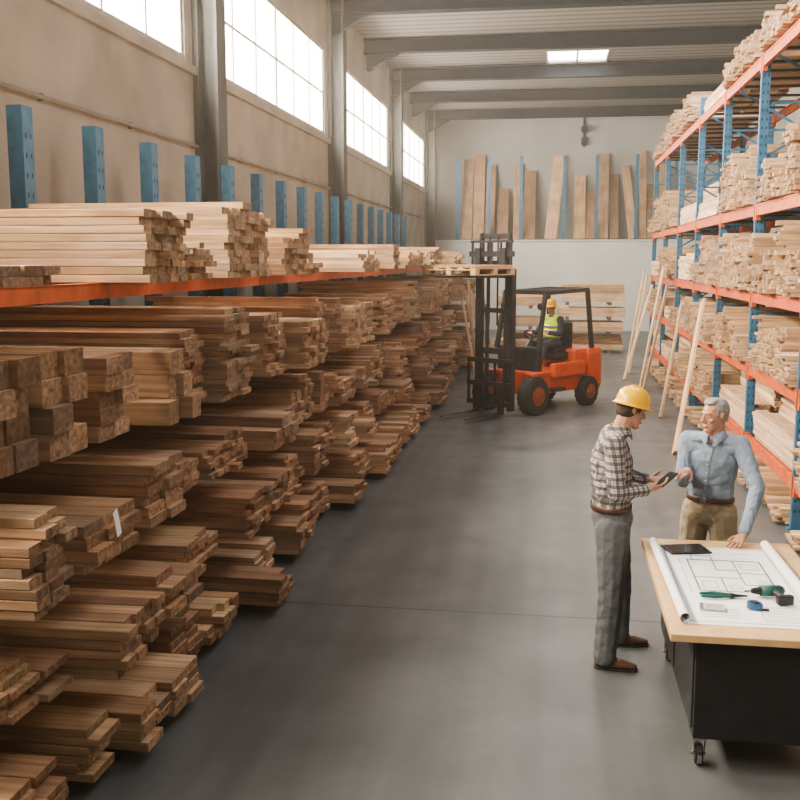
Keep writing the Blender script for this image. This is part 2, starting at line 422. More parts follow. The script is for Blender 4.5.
def board_geo(L,W,T,cham):
    hl,hw,ht=L/2,W/2,T/2
    if cham:
        c=min(.004,T*.12)
        prof=[(-hw+c,-ht),(hw-c,-ht),(hw,-ht+c),(hw,ht-c),(hw-c,ht),(-hw+c,ht),(-hw,ht-c),(-hw,-ht+c)]
    else: prof=[(-hw,-ht),(hw,-ht),(hw,ht),(-hw,ht)]
    n=len(prof)
    vs=[(-hl,p[0],p[1]) for p in prof]+[(hl,p[0],p[1]) for p in prof]
    fs=[(i,(i+1)%n,n+(i+1)%n,n+i) for i in range(n)]
    ends=[tuple(range(n-1,-1,-1)),tuple(range(n,2*n))]
    return vs,fs,ends
def build_boards(lst,name,cham=True,world=False):
    verts=[];faces=[];mi=[];uvs=[];cols_=[]
    for (M,L,W,T,tint,g) in lst:
        vs,fs,ends=board_geo(L,W,T,cham); b=len(verts)
        ou,ov=random.uniform(0,50),random.uniform(0,50)
        if world: verts+=[tuple(M@V(v)) for v in vs]
        else: verts+=vs
        for f in fs:
            a=vs[f[0]];c=vs[f[1]]
            flat=abs(a[2]-c[2])<abs(a[1]-c[1])
            faces.append(tuple(b+i for i in f)); mi.append(0)
            for i in f: uvs+= [vs[i][0]+ou,(vs[i][1] if flat else vs[i][2]+.5)+ov]; cols_+=[tint[0],tint[1],tint[2],1]
        for f in ends:
            k=random.uniform(.48,.88)
            faces.append(tuple(b+i for i in f)); mi.append(1)
            for i in f: uvs+=[vs[i][1]+ou,vs[i][2]+ov]; cols_+=[tint[0]*k,tint[1]*k*.93,tint[2]*k*.86,1]
    me=bpy.data.meshes.new(name); me.from_pydata(verts,[],faces)
    me.materials.append(WOOD); me.materials.append(WEND)
    me.polygons.foreach_set("material_index",mi)
    u=me.uv_layers.new(name="UVMap"); u.data.foreach_set("uv",uvs)
    ca=me.color_attributes.new("tint",'FLOAT_COLOR','CORNER'); ca.data.foreach_set("color",cols_)
    me.update()
    o=bpy.data.objects.new(name,me); COL.objects.link(o)
    if not world: o.matrix_world=lst[0][0]
    return o
H=2.65
def proj(p):
    x,y,z=p[0],p[1],p[2]-H
    d=-.1512*x+.9787*y-.1387*z
    if d<.3: return (-999,-999)
    return 400+1000*(.9883*x+.1527*y)/d, 400-1000*(-.0212*x+.1371*y+.9903*z)/d
def score(b,front):
    p=b[0]@V((b[1]/2*front,0,0)); u,v=proj(p)
    vis=-15<u<815 and -15<v<815
    return (0 if vis else 1,(p-V((0,0,H))).length)
desc={G_L:("lumber_board","rough-sawn {} board stacked on the cantilever rack","board"),
      G_R:("rack_board","pale pine board stacked on the orange and blue pallet rack","board"),
      G_B:("timber_beam","thick timber in a stack before the end wall","timber"),
      G_A:("leaning_plank","long pale plank leaning against the pallet rack","plank"),
      "planks leaning on the stacks":("leaning_plank","plank leaning upright against the stacked lumber","plank"),
      "planks on the ledge":("upright_plank","tall plank standing on the ledge against the end wall","plank"),
      "bearers":("bearer","wooden bearer on the floor under stacked boards","timber")}
cnt={G_L:300,G_R:300}
for g in desc:
    lst=[b for b in boards if b[5]==g]
    nm,lb,ca=desc[g]
    lim=cnt.get(g,200)
    if len(lst)>lim:
        lst.sort(key=lambda b:score(b,1 if g==G_L else -1))
        ind,rest=lst[:lim],lst[lim:]
    else: ind,rest=lst,[]
    for b in ind:
        o=build_boards([b],nm)
        tag(o,lb.format("pale pine" if b[4][0]>.60 else "brown"),ca,g)
    if rest:
        o=build_boards(rest,"stacked_"+nm+"s",False,True); o["kind"]="stuff"; tag(o,"many stacked boards filling the rest of the rack","lumber",g)

# ---------------------------------------------------------------- left cantilever rack
def post_mesh(bm,h,w=.17,d=.12):
    bbox(bm,(0,0,h/2),(d*.3,w,h)); bbox(bm,(-d/2,w/2-.012,h/2),(d,.02,h)); bbox(bm,(-d/2,-w/2+.012,h/2),(d,.02,h))
bm=bmesh.new(); post_mesh(bm,3.9)
nf=len(bm.faces)
z=.3
while z<3.8:
    for yy in(-.04,.04): bbox(bm,(.0185,yy,z),(.004,.014,.04))
    z+=.16
bm.faces.ensure_lookup_table()
for f in bm.faces[nf:]: f.material_index=1
px=-4.33
rack0=empty("cantilever_rack",Matrix.Translation((px,3.89,0)),"blue steel cantilever rack with tall uprights carrying lumber","rack","cantilever racks along the wall")
parts=[]
up0=finish("upright",bm,[M_blue,M_slot],rack0); parts.append(up0)
bm=bmesh.new(); bbox(bm,(.8,0,.02),(1.7,.12,.04)); bbox(bm,(.0,0,.06),(.3,.2,.1))
ba0=finish("base",bm,M_blue,rack0); parts.append(ba0)
for i in range(1,4):
    for s in (up0,ba0):
        d=s.copy(); COL.objects.link(d); d.parent=rack0; d.location=(0,1.33*i,0); parts.append(d)
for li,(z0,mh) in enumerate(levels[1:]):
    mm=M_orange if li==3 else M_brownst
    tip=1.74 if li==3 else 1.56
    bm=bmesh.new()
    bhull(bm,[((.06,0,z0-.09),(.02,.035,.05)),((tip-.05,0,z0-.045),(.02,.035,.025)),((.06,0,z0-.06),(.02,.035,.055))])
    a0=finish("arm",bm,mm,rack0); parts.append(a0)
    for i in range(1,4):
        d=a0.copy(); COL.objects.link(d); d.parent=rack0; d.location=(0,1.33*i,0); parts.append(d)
    for X in (tip,.42):
        bm=bmesh.new(); bbox(bm,(X,1.33*2-.665,z0-.045),(.06,1.33*4-.02,.088)); bbox(bm,(X-.02,1.33*2-.665,z0-.006),(.1,1.33*4-.02,.012))
        parts.append(finish("beam",bm,mm,rack0))
for k in range(1,5): copy_tree(rack0,parts,Matrix.Translation((px,3.89+5.32*k,0)))

# ---------------------------------------------------------------- right pallet rack
G_PR="pallet rack bays"
RH=5.35
bm=bmesh.new()
bbox(bm,(0,0,RH/2),(.1,.03,RH)); bbox(bm,(-.04,.03,RH/2),(.02,.06,RH)); bbox(bm,(.04,.03,RH/2),(.02,.06,RH)); bbox(bm,(0,.045,.01),(.16,.12,.02))
nf=len(bm.faces); z=.2
while z<RH-.1:
    for xx in(-.025,.025): bbox(bm,(xx,-.0165,z),(.012,.004,.03))
    z+=.1
bm.faces.ensure_lookup_table()
for f in bm.faces[nf:]: f.material_index=1
rk=empty("pallet_rack",Matrix.Translation((RX0,RY[0],0)),"blue and orange pallet rack loaded with pale boards","rack",G_PR)
pp=[]
p0=finish("upright",bm,[M_blue,M_slot],rk); pp.append(p0)
d=p0.copy(); COL.objects.link(d); d.parent=rk; d.location=(1.1,0,0); pp.append(d)
bm=bmesh.new(); z=.15; s=0
while z<RH-.7:
    bbar(bm,(.04,.03,z if s==0 else z+.6),(1.06,.03,z+.6 if s==0 else z),.03,.03)
    bbox(bm,(.55,.03,z),(1.0,.03,.03)); z+=.62; s=1-s
pp.append(finish("brace",bm,M_blue,rk))
framep=list(pp)
for z in RL:
    for X in (-.03,1.13):
        bm=bmesh.new(); bbox(bm,(X,1.3,z-.06),(.045,2.46,.11)); bbox(bm,(X,.05,z-.07),(.055,.06,.2)); bbox(bm,(X,2.54,z-.07),(.055,.06,.2))
        bbox(bm,(X,1.3,z+.005),(.06,2.46,.02))
        pp.append(finish("beam",bm,M_orange,rk))
    bm=bmesh.new()
    for yy in (.4,1.0,1.6,2.2): bbox(bm,(.55,yy,z+.012),(1.1,.08,.028))
    pp.append(finish("deck",bm,M_dark,rk))
for k in range(1,7): copy_tree(rk,pp,Matrix.Translation((RX0,RY[k],0)))
copy_tree(rk,framep,Matrix.Translation((RX0,RY[7],0)))

# ---------------------------------------------------------------- workbench cart
cart=empty("work_cart",Matrix.Translation((.61,4.96,0)),"black rolling workbench with pale wooden top","table")
W_,D_=.95,1.78
M_top=mat("bench_wood",(.55,.36,.18),.5,0,.12,8)
bm=bmesh.new(); bbox(bm,(W_/2,D_/2,.77),(W_,D_,.04),bev=.005); finish("table_top",bm,M_top,cart)
bm=bmesh.new(); bbox(bm,(.14+.35,.09+.8,.475),(.70,1.6,.55),bev=.006)
for yy in (.09+.4,.09+1.2): bbox(bm,(.138,yy,.475),(.012,.72,.47),bev=.003)
finish("cabinet",bm,M_black,cart)
def caster(x,y):
    root=bpy.data.objects.new("caster",None); COL.objects.link(root); root.parent=cart; root.location=(x,y,0); root.empty_display_size=.05
    bm=bmesh.new(); bbox(bm,(0,0,.195),(.1,.1,.01)); bcyl(bm,(0,0,.16),(0,0,.195),.025)
    bbox(bm,(0,0,.155),(.07,.05,.012))
    for s in(-1,1): bhull(bm,[((s*.03,0,.15),(.003,.025,.01)),((s*.03,.02,.06),(.003,.012,.012))])
    bcyl(bm,(-.038,.02,.06),(.038,.02,.06),.008)
    finish("caster_fork",bm,M_chrome,root)
    bm=bmesh.new(); bcyl(bm,(-.02,.02,.0605),(.02,.02,.0605),.06,24); bmesh.ops.bevel(bm,geom=[e for e in bm.edges if len(e.link_faces)==2 and e.calc_face_angle(0)>1],offset=.008,segments=2,affect='EDGES')
    nf=len(bm.faces); bcyl(bm,(-.022,.02,.0605),(.022,.02,.0605),.03,16); bm.faces.ensure_lookup_table()
    for f in bm.faces[nf:]: f.material_index=1
    finish("caster_wheel",bm,[M_rubber,M_chrome],root)
for x in (.19,.8):
    for y in (.2,1.6): caster(x,y)

TZ=.7915
def sheet():
    prof=[]
    xl,xr=.70,1.40
    for i in range(26,-1,-1):
        a=i/26*math.pi*2.6; r=.030-.012*i/26
        prof.append((xl-math.sin(a)*r,.030-math.cos(a)*r+.0005))
    for i in range(1,12): prof.append((xl+(xr-xl)*i/12,.0005+.001*math.sin(i)))
    for i in range(0,27):
        a=i/26*math.pi*2.6; r=.034-.012*i/26
        prof.append((xr+math.sin(a)*r,.034-math.cos(a)*r+.0005))
    bm=bmesh.new(); rows=[]
    for y in [5.12+.09*j for j in range(17)]:
        rows.append([bm.verts.new((p[0]-.7+ (y-5.12)*-.02,y-5.12,p[1])) for p in prof])
    for a,b in zip(rows,rows[1:]):
        for i in range(len(prof)-1): bm.faces.new((a[i],a[i+1],b[i+1],b[i]))
    return bm
plan=finish("blueprint",sheet(),M_white,None,True); plan.location=(.7,5.12,TZ)
tag(plan,"large white construction blueprint with curled edges on the workbench","blueprint")
bm=bmesh.new()
def seg(x0,y0,x1,y1,w=.006): bbox(bm,((x0+x1)/2,(y0+y1)/2,.0035),(abs(x1-x0)+w,abs(y1-y0)+w,.0006))
def rect(x0,y0,x1,y1,w=.006): seg(x0,y0,x1,y0,w);seg(x1,y0,x1,y1,w);seg(x1,y1,x0,y1,w);seg(x0,y1,x0,y0,w)
rect(.03,.04,.66,1.40,.003)
rect(.15,.55,.58,1.15,.008); seg(.15,.8,.42,.8); seg(.3,.55,.3,.8); seg(.42,.68,.42,1.15); seg(.42,.68,.58,.68); seg(.3,.95,.42,.95); seg(.3,.95,.3,1.15); seg(.42,.9,.58,.9)
rect(.18,1.15,.3,1.24,.005); rect(.45,.98,.55,1.08,.003); rect(.18,.6,.26,.72,.003); rect(.33,.6,.39,.66,.003)
for k in range(7): seg(.5+.012*k,.7,.5+.012*k,.78,.002)
seg(.1,.5,.1,1.2,.002); seg(.12,1.3,.6,1.3,.002)
rect(.42,.08,.63,.3,.003)
for k in range(6): seg(.44,.11+.03*k,.6,.11+.03*k,.002)
for k in range(5): seg(.1,.12+.03*k,.3,.12+.03*k,.002)
finish("floor_plan_drawing",bm,M_ink,plan)
M_screen=mat("tablet_glass",(.02,.022,.028),.12,0,.1,3)
t=empty("tablet",Matrix.Translation((.87,6.48,TZ+.0035))@Matrix.Rotation(.25,4,'Z'),"black tablet computer lying on the blueprint","tablet")
bm=bmesh.new(); bbox(bm,(0,0,.005),(.27,.20,.009),bev=.003); finish("tablet_case",bm,M_dark,t)
bm=bmesh.new(); bbox(bm,(0,0,.0098),(.24,.17,.001)); finish("screen",bm,M_screen,t)
t=empty("notepad",Matrix.Translation((.87,5.37,TZ+.0045))@Matrix.Rotation(-.1,4,'Z'),"small grey notepad lying on the blueprint","notepad")
bm=bmesh.new(); bbox(bm,(0,0,.005),(.13,.09,.008)); finish("pages",bm,mat("pad_paper",(.42,.44,.42),.8),t)
bm=bmesh.new(); bbox(bm,(-.055,0,.0098),(.018,.09,.0018))
for k in range(4): bbox(bm,(.01,-.03+.02*k,.0095),(.08,.002,.001))
finish("binding",bm,M_ink,t)
M_green=mat("green_grip",(.01,.09,.075),.5); M_bluep=mat("blue_plastic",(.02,.09,.20),.4)
t=empty("pliers",Matrix.Translation((1.0,5.56,TZ+.004))@Matrix.Rotation(.05,4,'Z'),"long pliers with dark green grips on the blueprint","pliers")
bm=bmesh.new()
for s in(-1,1):
    bhull(bm,[((-.16,s*.022,.012),.009),((-.09,s*.03,.012),.011)]); bhull(bm,[((-.09,s*.03,.012),.011),((-.01,s*.012,.012),.009)])
finish("grip",bm,M_green,t,True)
bm=bmesh.new()
bcyl(bm,(.0,0,.003),(.0,0,.022),.018)
for s in(-1,1): bhull(bm,[((0,s*.008,.012),.009),((.085,s*.003,.012),.004)])
finish("jaw",bm,M_dark,t,True)
t=empty("cordless_drill",Matrix.Translation((1.19,5.60,TZ+.004))@Matrix.Rotation(.2,4,'Z'),"black and dark green cordless drill lying on the blueprint","drill")
bm=bmesh.new(); bcyl(bm,(-.03,0,.036),(.08,0,.036),.030,20); bhull(bm,[((.08,0,.036),.028),((.09,0,.036),.02)]); finish("motor_housing",bm,M_green,t,True)
bm=bmesh.new(); bcyl(bm,(-.08,0,.036),(-.03,0,.036),.014,16,.024); bcyl(bm,(-.12,0,.036),(-.08,0,.036),.004,8); finish("chuck",bm,M_dark,t)
bm=bmesh.new(); bhull(bm,[((.04,-.02,.034),(.023,.02,.018)),((.055,-.11,.034),(.019,.02,.016))]); finish("handle",bm,M_black,t,True)
bm=bmesh.new(); bbox(bm,(.05,-.135,.030),(.09,.04,.052),bev=.01); finish("battery",bm,M_black,t)
t=empty("tape_measure",Matrix.Translation((1.09,5.40,TZ+.004)),"blue tape measure with black rim on the blueprint","tape measure")
bm=bmesh.new(); bcyl(bm,(0,0,0.001),(0,0,.035),.036,28); bbox(bm,(.015,-.02,.018),(.05,.035,.034),bev=.004); finish("case",bm,M_bluep,t)
bm=bmesh.new(); bcyl(bm,(0,0,.035),(0,0,.038),.022,24); bbox(bm,(.055,-.034,.006),(.035,.004,.012)); finish("disc",bm,M_black,t)

# ---------------------------------------------------------------- people
M_skin=mat("skin",(.44,.22,.145),.5,0,.08,18)
M_eyew=mat("eye_white",(.5,.5,.5),.3); M_iris=mat("iris",(.03,.02,.015),.2)
M_lip=mat("lip",(.32,.12,.09),.5)
M_hat=mat("yellow_helmet",(.85,.46,.01),.3,0,.05,4)
M_shoe=mat("brown_leather",(.10,.04,.02),.5,0,.25,15)
M_sole=mat("shoe_sole",(.02,.015,.012),.8)
M_belt=mat("belt_leather",(.07,.03,.018),.5)
M_trous=mat("grey_trousers",(.095,.10,.11),.85,0,.12,30,.3,120)
M_khaki=mat("khaki_trousers",(.32,.26,.175),.85,0,.12,30,.3,120)
M_blueshirt=mat("blue_grey_shirt",(.22,.275,.35),.8,0,.10,40,.3,200)
M_button=mat("shirt_button",(.45,.48,.52),.4)
M_navy=mat("navy_trousers",(.03,.035,.05),.85)
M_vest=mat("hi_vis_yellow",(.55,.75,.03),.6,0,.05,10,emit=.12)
M_refl=mat("reflective_band",(.6,.6,.58),.3,.3)
M_greyhair=mat("grey_hair",(.26,.25,.24),.7,0,.4,60,.5,120)
M_brownhair=mat("brown_hair",(.05,.03,.02),.7,0,.35,60,.5,120)
def plaid():
    m,nt,b=new_mat("plaid_flannel"); N=nt.nodes; L=nt.links
    tc=N.new("ShaderNodeTexCoord"); sp=N.new("ShaderNodeSeparateXYZ"); L.new(tc.outputs["Object"],sp.inputs[0])
    ad=N.new("ShaderNodeMath"); ad.operation='ADD'; L.new(sp.outputs["X"],ad.inputs[0])
    ml=N.new("ShaderNodeMath"); ml.operation='MULTIPLY'; ml.inputs[1].default_value=.7; L.new(sp.outputs["Y"],ml.inputs[0]); L.new(ml.outputs[0],ad.inputs[1])
    def band(s,per,w,off=0):
        a=N.new("ShaderNodeMath"); a.operation='ADD'; a.inputs[1].default_value=10+off; L.new(s,a.inputs[0])
        p=N.new("ShaderNodeMath"); p.operation='PINGPONG'; p.inputs[1].default_value=per/2; L.new(a.outputs[0],p.inputs[0])
        c=N.new("ShaderNodeMath"); c.operation='LESS_THAN'; c.inputs[1].default_value=w/2; L.new(p.outputs[0],c.inputs[0]); return c.outputs[0]
    cur=None
    def mixc(prev,fac,col,k):
        mm=N.new("ShaderNodeMath"); mm.operation='MULTIPLY'; mm.inputs[1].default_value=k; L.new(fac,mm.inputs[0])
        x=N.new("ShaderNodeMix"); x.data_type='RGBA'; L.new(mm.outputs[0],x.inputs[0]); x.inputs[7].default_value=col
        if prev is None: x.inputs[6].default_value=(.46,.43,.40,1)
        else: L.new(prev,x.inputs[6])
        return x.outputs[2]
    for s in (ad.outputs[0],sp.outputs["Z"]):
        cur=mixc(cur,band(s,.048,.022),(.04,.035,.045,1),.74)
        cur=mixc(cur,band(s,.048,.004,.024),(.14,.05,.04,1),.6)
    L.new(cur,b.inputs["Base Color"]); b.inputs["Roughness"].default_value=.9
    return m
M_plaid=plaid()
def rotm(f,up=V((0,0,1))):
    f=V(f).normalized(); r=f.cross(V(up)).normalized(); u=r.cross(f)
    return Matrix((r,f,u)).transposed()
def hand_h(w,d,n,s,curl,sc=1.0,thumb=.5):
    d=V(d).normalized(); n=V(n); n=(n-d*n.dot(d)).normalized(); s=V(s); s=(s-d*s.dot(d)-n*s.dot(n)).normalized(); w=V(w)
    H_=[]
    R=Matrix((s,d,n)).transposed()
    H_.append([(w,(.024*sc,.016*sc,.019*sc),R),(w+d*.045*sc+s*.008*sc,(.034*sc,.018*sc,.016*sc),R)])
    H_.append([(w+d*.045*sc,(.036*sc,.018*sc,.016*sc),R),(w+d*.088*sc,(.041*sc,.011*sc,.012*sc),R)])
    lens=(.072,.08,.075,.058)
    for i in range(4):
        spread=(1.5-i)*.07
        cc=curl
        if curl=='point': cc=.08 if i==0 else .85
        dd=(d+s*spread).normalized()
        p=w+d*.088*sc+s*(.033-.022*i)*sc; th=0; r=.0088*sc
        for k,fr in enumerate((.45,.31,.24)):
            th+=cc*(1+.08*i)
            q=p+(dd*math.cos(th)+n*math.sin(th))*lens[i]*fr*sc
            H_.append([(p,r),(q,r*.9)]); p=q; r*=.9
    p=w+d*.022*sc+s*.028*sc; t=(d*.7+s*.75+n*thumb).normalized(); q=p+t*.042*sc
    H_.append([(p,.014*sc),(q,.0105*sc)]); t2=(d*1.0+s*.25+n*(thumb+.2)).normalized(); q2=q+t2*.032*sc; H_.append([(q,.0105*sc),(q2,.008*sc)])
    return H_
def head_h(c,R,sc=1):
    def P(x,y,z): return V(c)+R@(V((x,y,z))*sc)
    h=[]
    h.append([(P(0,-.018,.035),(.074*sc,.090*sc,.085*sc),R),(P(0,.015,.02),(.066*sc,.070*sc,.082*sc),R)])
    h.append([(P(0,.02,-.01),(.060*sc,.060*sc,.06*sc),R),(P(0,.060,-.092),(.026*sc,.020*sc,.018*sc),R),(P(0,.0,-.058),(.052*sc,.04*sc,.03*sc),R)])
    h.append([(P(-.03,.077,.034),(.020*sc,.010*sc,.008*sc),R),(P(.03,.077,.034),(.020*sc,.010*sc,.008*sc),R)])
    h.append([(P(0,.084,.020),(.0055*sc,.008*sc,.008*sc),R),(P(0,.104,-.018),(.009*sc,.008*sc,.008*sc),R),(P(0,.084,-.028),(.0155*sc,.008*sc,.006*sc),R)])
    h.append([(P(0,.078,-.088),(.014*sc,.009*sc,.009*sc),R)])
    for s in(-1,1):
        h.append([(P(s*.040,.058,-.016),(.018*sc,.014*sc,.015*sc),R)])
        h.append([(P(s*.073,-.008,.008),(.006*sc,.013*sc,.022*sc),R),(P(s*.080,-.016,.016),(.004*sc,.014*sc,.018*sc),R)])
    h.append([(P(-.018,.080,-.055),(.007*sc,.007*sc,.005*sc),R),(P(.018,.080,-.055),(.007*sc,.007*sc,.005*sc),R),(P(0,.086,-.055),(.010*sc,.008*sc,.009*sc),R)])
    return h
def helmet(parent,c,R):
    prof=[(.0,.148),(.05,.144),(.088,.126),(.112,.098),(.126,.06),(.131,.02),(.133,.0),(.150,-.004),(.150,-.010),(.128,-.006),(.120,.02),(.10,.08),(.0,.13)]
    bm=bmesh.new(); n=40; rings=[]
    for (r,z) in prof:
        if r==0: rings.append([bm.verts.new((0,0,z))]); continue
        ring=[]
        for i in range(n):
            a=2*math.pi*i/n; f=max(0,math.sin(a))
            rr=r+(.045*f**3 if r>.14 else 0)
            ring.append(bm.verts.new((rr*math.cos(a)*.88,rr*math.sin(a)*1.03,z-(.014*f**3 if r>.14 else 0))))
        rings.append(ring)
    for a,b in zip(rings,rings[1:]):
        for i in range(n):
            j=(i+1)%n
            if len(a)==1: bm.faces.new((a[0],b[i],b[j]))
            elif len(b)==1: bm.faces.new((a[i],a[j],b[0]))
            else: bm.faces.new((a[i],a[j],b[j],b[i]))
    for s,w,hh in ((0,.012,.154),(-.035,.006,.144),(.035,.006,.144)):
        pr=None
        for k in range(9):
            t=-1+.25*k; p=V((s,t*.112,hh-.085*abs(t)**2.4))
            if pr is not None: bhull(bm,[(pr,(w,.006,.006)),(p,(w,.006,.006))])
            pr=p
    M=Matrix.Translation(c)@R.to_4x4()@Matrix.Translation((0,-.008,.042))@Matrix.Rotation(math.radians(4),4,'X')@Matrix.Diagonal((.84,.84,.82,1))
    bmesh.ops.transform(bm,matrix=M,verts=bm.verts)
    return finish("hard_hat",bm,M_hat,parent,True)
def person(root,label,J,F,HF,shirt,trous,hat=True,hair=None,voxel=.005,shoes=M_shoe,vest=False,k=1.1):
    root=V(root)
    j={q:(V(v)-root) for q,v in J.items() if not q.startswith('_')}
    B=rotm(F); R=rotm(HF)
    hd=[]
    for sd in('R','L'):
        hd+=hand_h(j['wr'+sd],J['_hd'+sd],J['_hn'+sd],J['_hs'+sd],J['_c'+sd],1.0,J.get('_t'+sd,.5))
    def E(a,b,c): return (a*k,b*k,c)
    body=[]
    body+=head_h(j['head'],R)
    body.append([(j['neck']-V((0,0,.03)),.062),(j['head']+R@V((0,-.02,-.05)),.055)])
    body.append([(j['chest'],(.15,.095,.13),B),(j['waist'],(.13,.088,.06),B)])
    body.append([(j['waist'],(.13,.088,.06),B),(j['pelvis'],(.15,.1,.08),B)])
    body.append([(j['shR'],.05),(j['shL'],.05),(j['chest']+V((0,0,.05)),(.12,.08,.06),B)])
    for s in 'RL':
        body.append([(j['sh'+s],.052),(j['el'+s],.040)]); body.append([(j['el'+s],.040),(j['wr'+s],.025)])
        body.append([(j['hip'+s],.082),(j['kn'+s],.055)]); body.append([(j['kn'+s],.055),(j['an'+s],.038)])
        fd=V(J['_fd'+s]).normalized()
        body.append([(j['an'+s]-V((0,0,.03)),.034),(j['an'+s]+fd*.13-V((0,0,.062)),(.03,.03,.02))])
    body+=hd
    ob=blob("person",body,M_skin,None,voxel*.8,1); ob.location=root
    tag(ob,label,"person")
    sh=[];cr=[]
    sh.append([(j['chest'],E(.164,.114,.14),B),(j['waist']+V((0,0,.03)),E(.146,.108,.05),B)])
    sh.append([(j['waist']+V((0,0,.03)),E(.146,.108,.05),B),(j['waist']-V((0,0,.05)),E(.140,.10,.03),B)])
    sh.append([(j['shR'],.058*k),(j['shL'],.058*k),(j['chest']+V((0,0,.05)),E(.13,.1,.08),B)])
    for s in 'RL':
        sh.append([(j['sh'+s]+V((0,0,-.005)),.050*k),(j['neck']-V((0,0,.035)),(.066,.064,.03),B)])
        w=j['wr'+s]; e=j['el'+s]; cuff=w+(e-w)*.10
        sh.append([(j['sh'+s],.058*k),(e,.046*k)]); sh.append([(e,.047*k),(cuff,.036)])
        sh.append([(cuff,.039),(w+(e-w)*.2,.040)])
        cr.append((j['sh'+s],e,.0045,38,.10)); cr.append((e,w+(e-w)*.15,.0045,48,.08))
    cr.append((j['chest']-V((0,0,.05)),j['waist']-V((0,0,.04)),.008,34,.24))
    so=blob("shirt",sh,shirt,ob,voxel,3,.012,cr)
    tr=[];cr=[]
    tr.append([(j['waist']-V((0,0,.06)),E(.142,.103,.025),B),(j['pelvis'],E(.156,.116,.08),B)])
    tr.append([(j['pelvis'],E(.153,.114,.08),B),(j['hipR']-V((0,0,.03)),.090*k),(j['hipL']-V((0,0,.03)),.090*k)])
    for s in 'RL':
        a=j['an'+s]
        tr.append([(j['hip'+s],.098*k),(j['kn'+s],.072*k)]); tr.append([(j['kn'+s],.072*k),(a+(j['kn'+s]-a)*.35,.064*k),(a-V((0,0,.02)),.062*k)])
        cr.append((j['hip'+s],j['kn'+s],.003,16,.13)); cr.append((j['kn'+s],a-V((0,0,.02)),.005,24,.12))
    blob("trousers",tr,trous,ob,voxel*1.1,3,.012,cr)
    if not vest:
        bm=bmesh.new(); n=36; c=j['waist']-V((0,0,.048)); rows=[]
        for (r,z) in ((1,.0),(1.02,.002),(1.02,.034),(1,.036)):
            rows.append([bm.verts.new(c+B@V((math.cos(2*math.pi*i/n)*.149*k*r,math.sin(2*math.pi*i/n)*.110*k*r,z-.02))) for i in range(n)])
        for q in range(4):
            a,b=rows[q],rows[(q+1)%4]
            for i in range(n): bm.faces.new((a[i],a[(i+1)%n],b[(i+1)%n],b[i]))
        finish("belt",bm,M_belt,ob,True)
        bm=bmesh.new(); bbox(bm,c+B@V((0,.114*k,-.002)),(.042,.008,.038),B,bev=.003); finish("belt_buckle",bm,M_chrome,ob)
        bm=bmesh.new(); nk=j['neck']; rows=[]; n=26
        for (r,z) in ((.064,-.03),(.063,.022),(.068,.024),(.084,-.010),(.088,-.028)):
            row=[]
            for i in range(n+1):
                a=math.radians(90+16)+math.radians(328)*i/n
                f=max(0,math.sin(a))
                row.append(bm.verts.new(nk+B@V((math.cos(a)*r,math.sin(a)*r*1.02+.006,z-f**2*.03-(f**4*.035 if r>.08 else 0)))))
            rows.append(row)
        for a,b in zip(rows,rows[1:]):
            for i in range(n): bm.faces.new((a[i],a[i+1],b[i+1],b[i]))
        finish("collar",bm,shirt,ob,True)
        me=so.data; bvh=BVHTree.FromPolygons([v.co for v in me.vertices],[p.vertices for p in me.polygons])
        fr=B@V((0,1,0)); pts=[]
        for i in range(14):
            z=j['neck'].z-.07+(j['waist'].z-.02-j['neck'].z+.07)*i/13
            tt=i/13; c=j['neck'].lerp(j['waist'],tt); c.z=z
            h,nr,_,_=bvh.ray_cast(c+fr*.18,-fr)
            if h: pts.append(h+fr*.002)
        bm=bmesh.new(); sd=B@V((1,0,0)); pr=None
        for p in pts:
            q=[bm.verts.new(p+sd*.017),bm.verts.new(p+sd*.017+fr*.003),bm.verts.new(p-sd*.017+fr*.003),bm.verts.new(p-sd*.017)]
            if pr:
                for i in range(3): bm.faces.new((pr[i],pr[i+1],q[i+1],q[i]))
            pr=q
        finish("placket",bm,shirt,ob,False)
        for p in pts[1::2]:
            bm=bmesh.new(); bcyl(bm,p+fr*.002,p+fr*.006,.006,12); finish("button",bm,M_button,ob)
    for s in 'RL':
        a=j['an'+s]; fd=V(J['_fd'+s]); fd.z=0; fd.normalize(); FR=rotm(fd); g=a-V((0,0,.1))
        shh=[[(g+fd*-.035+V((0,0,.045)),(.036,.036,.035),FR),(a-V((0,0,.0)),(.046,.05,.02),FR),(g+fd*.06+V((0,0,.05)),(.038,.04,.03),FR)],
            [(g+fd*-.035+V((0,0,.035)),(.036,.036,.025),FR),(g+fd*.13+V((0,0,.035)),(.045,.04,.024),FR),(g+fd*.18+V((0,0,.03)),(.036,.03,.018),FR),(g+fd*.06+V((0,0,.05)),(.038,.04,.03),FR)]]
        o=blob("shoe",shh,shoes,ob,.006,2)
        bm=bmesh.new(); bhull(bm,[(g+fd*-.035+V((0,0,.010)),(.040,.040,.009),FR),(g+fd*.12+V((0,0,.010)),(.049,.045,.009),FR),(g+fd*.18+V((0,0,.011)),(.040,.036,.009),FR)])
        finish("shoe_sole",bm,M_sole,ob)
    for s in(-1,1):
        bm=bmesh.new(); c=j['head']+R@V((s*.029,.0700,.015)); bhull(bm,[(c,(.0115,.0100,.0065),R)]); nf=len(bm.faces)
        bhull(bm,[(c+R@V((0,.0080,0)),(.0050,.0032,.0048),R)]); bm.faces.ensure_lookup_table()
        for f in bm.faces[nf:]: f.material_index=1
        finish("eye",bm,[M_eyew,M_iris],ob,True)
        bm=bmesh.new(); bhull(bm,[(j['head']+R@V((s*.016,.085,.036)),(.006,.003,.003),R),(j['head']+R@V((s*.032,.084,.038)),(.006,.003,.003),R),(j['head']+R@V((s*.046,.077,.034)),(.005,.003,.002),R)])
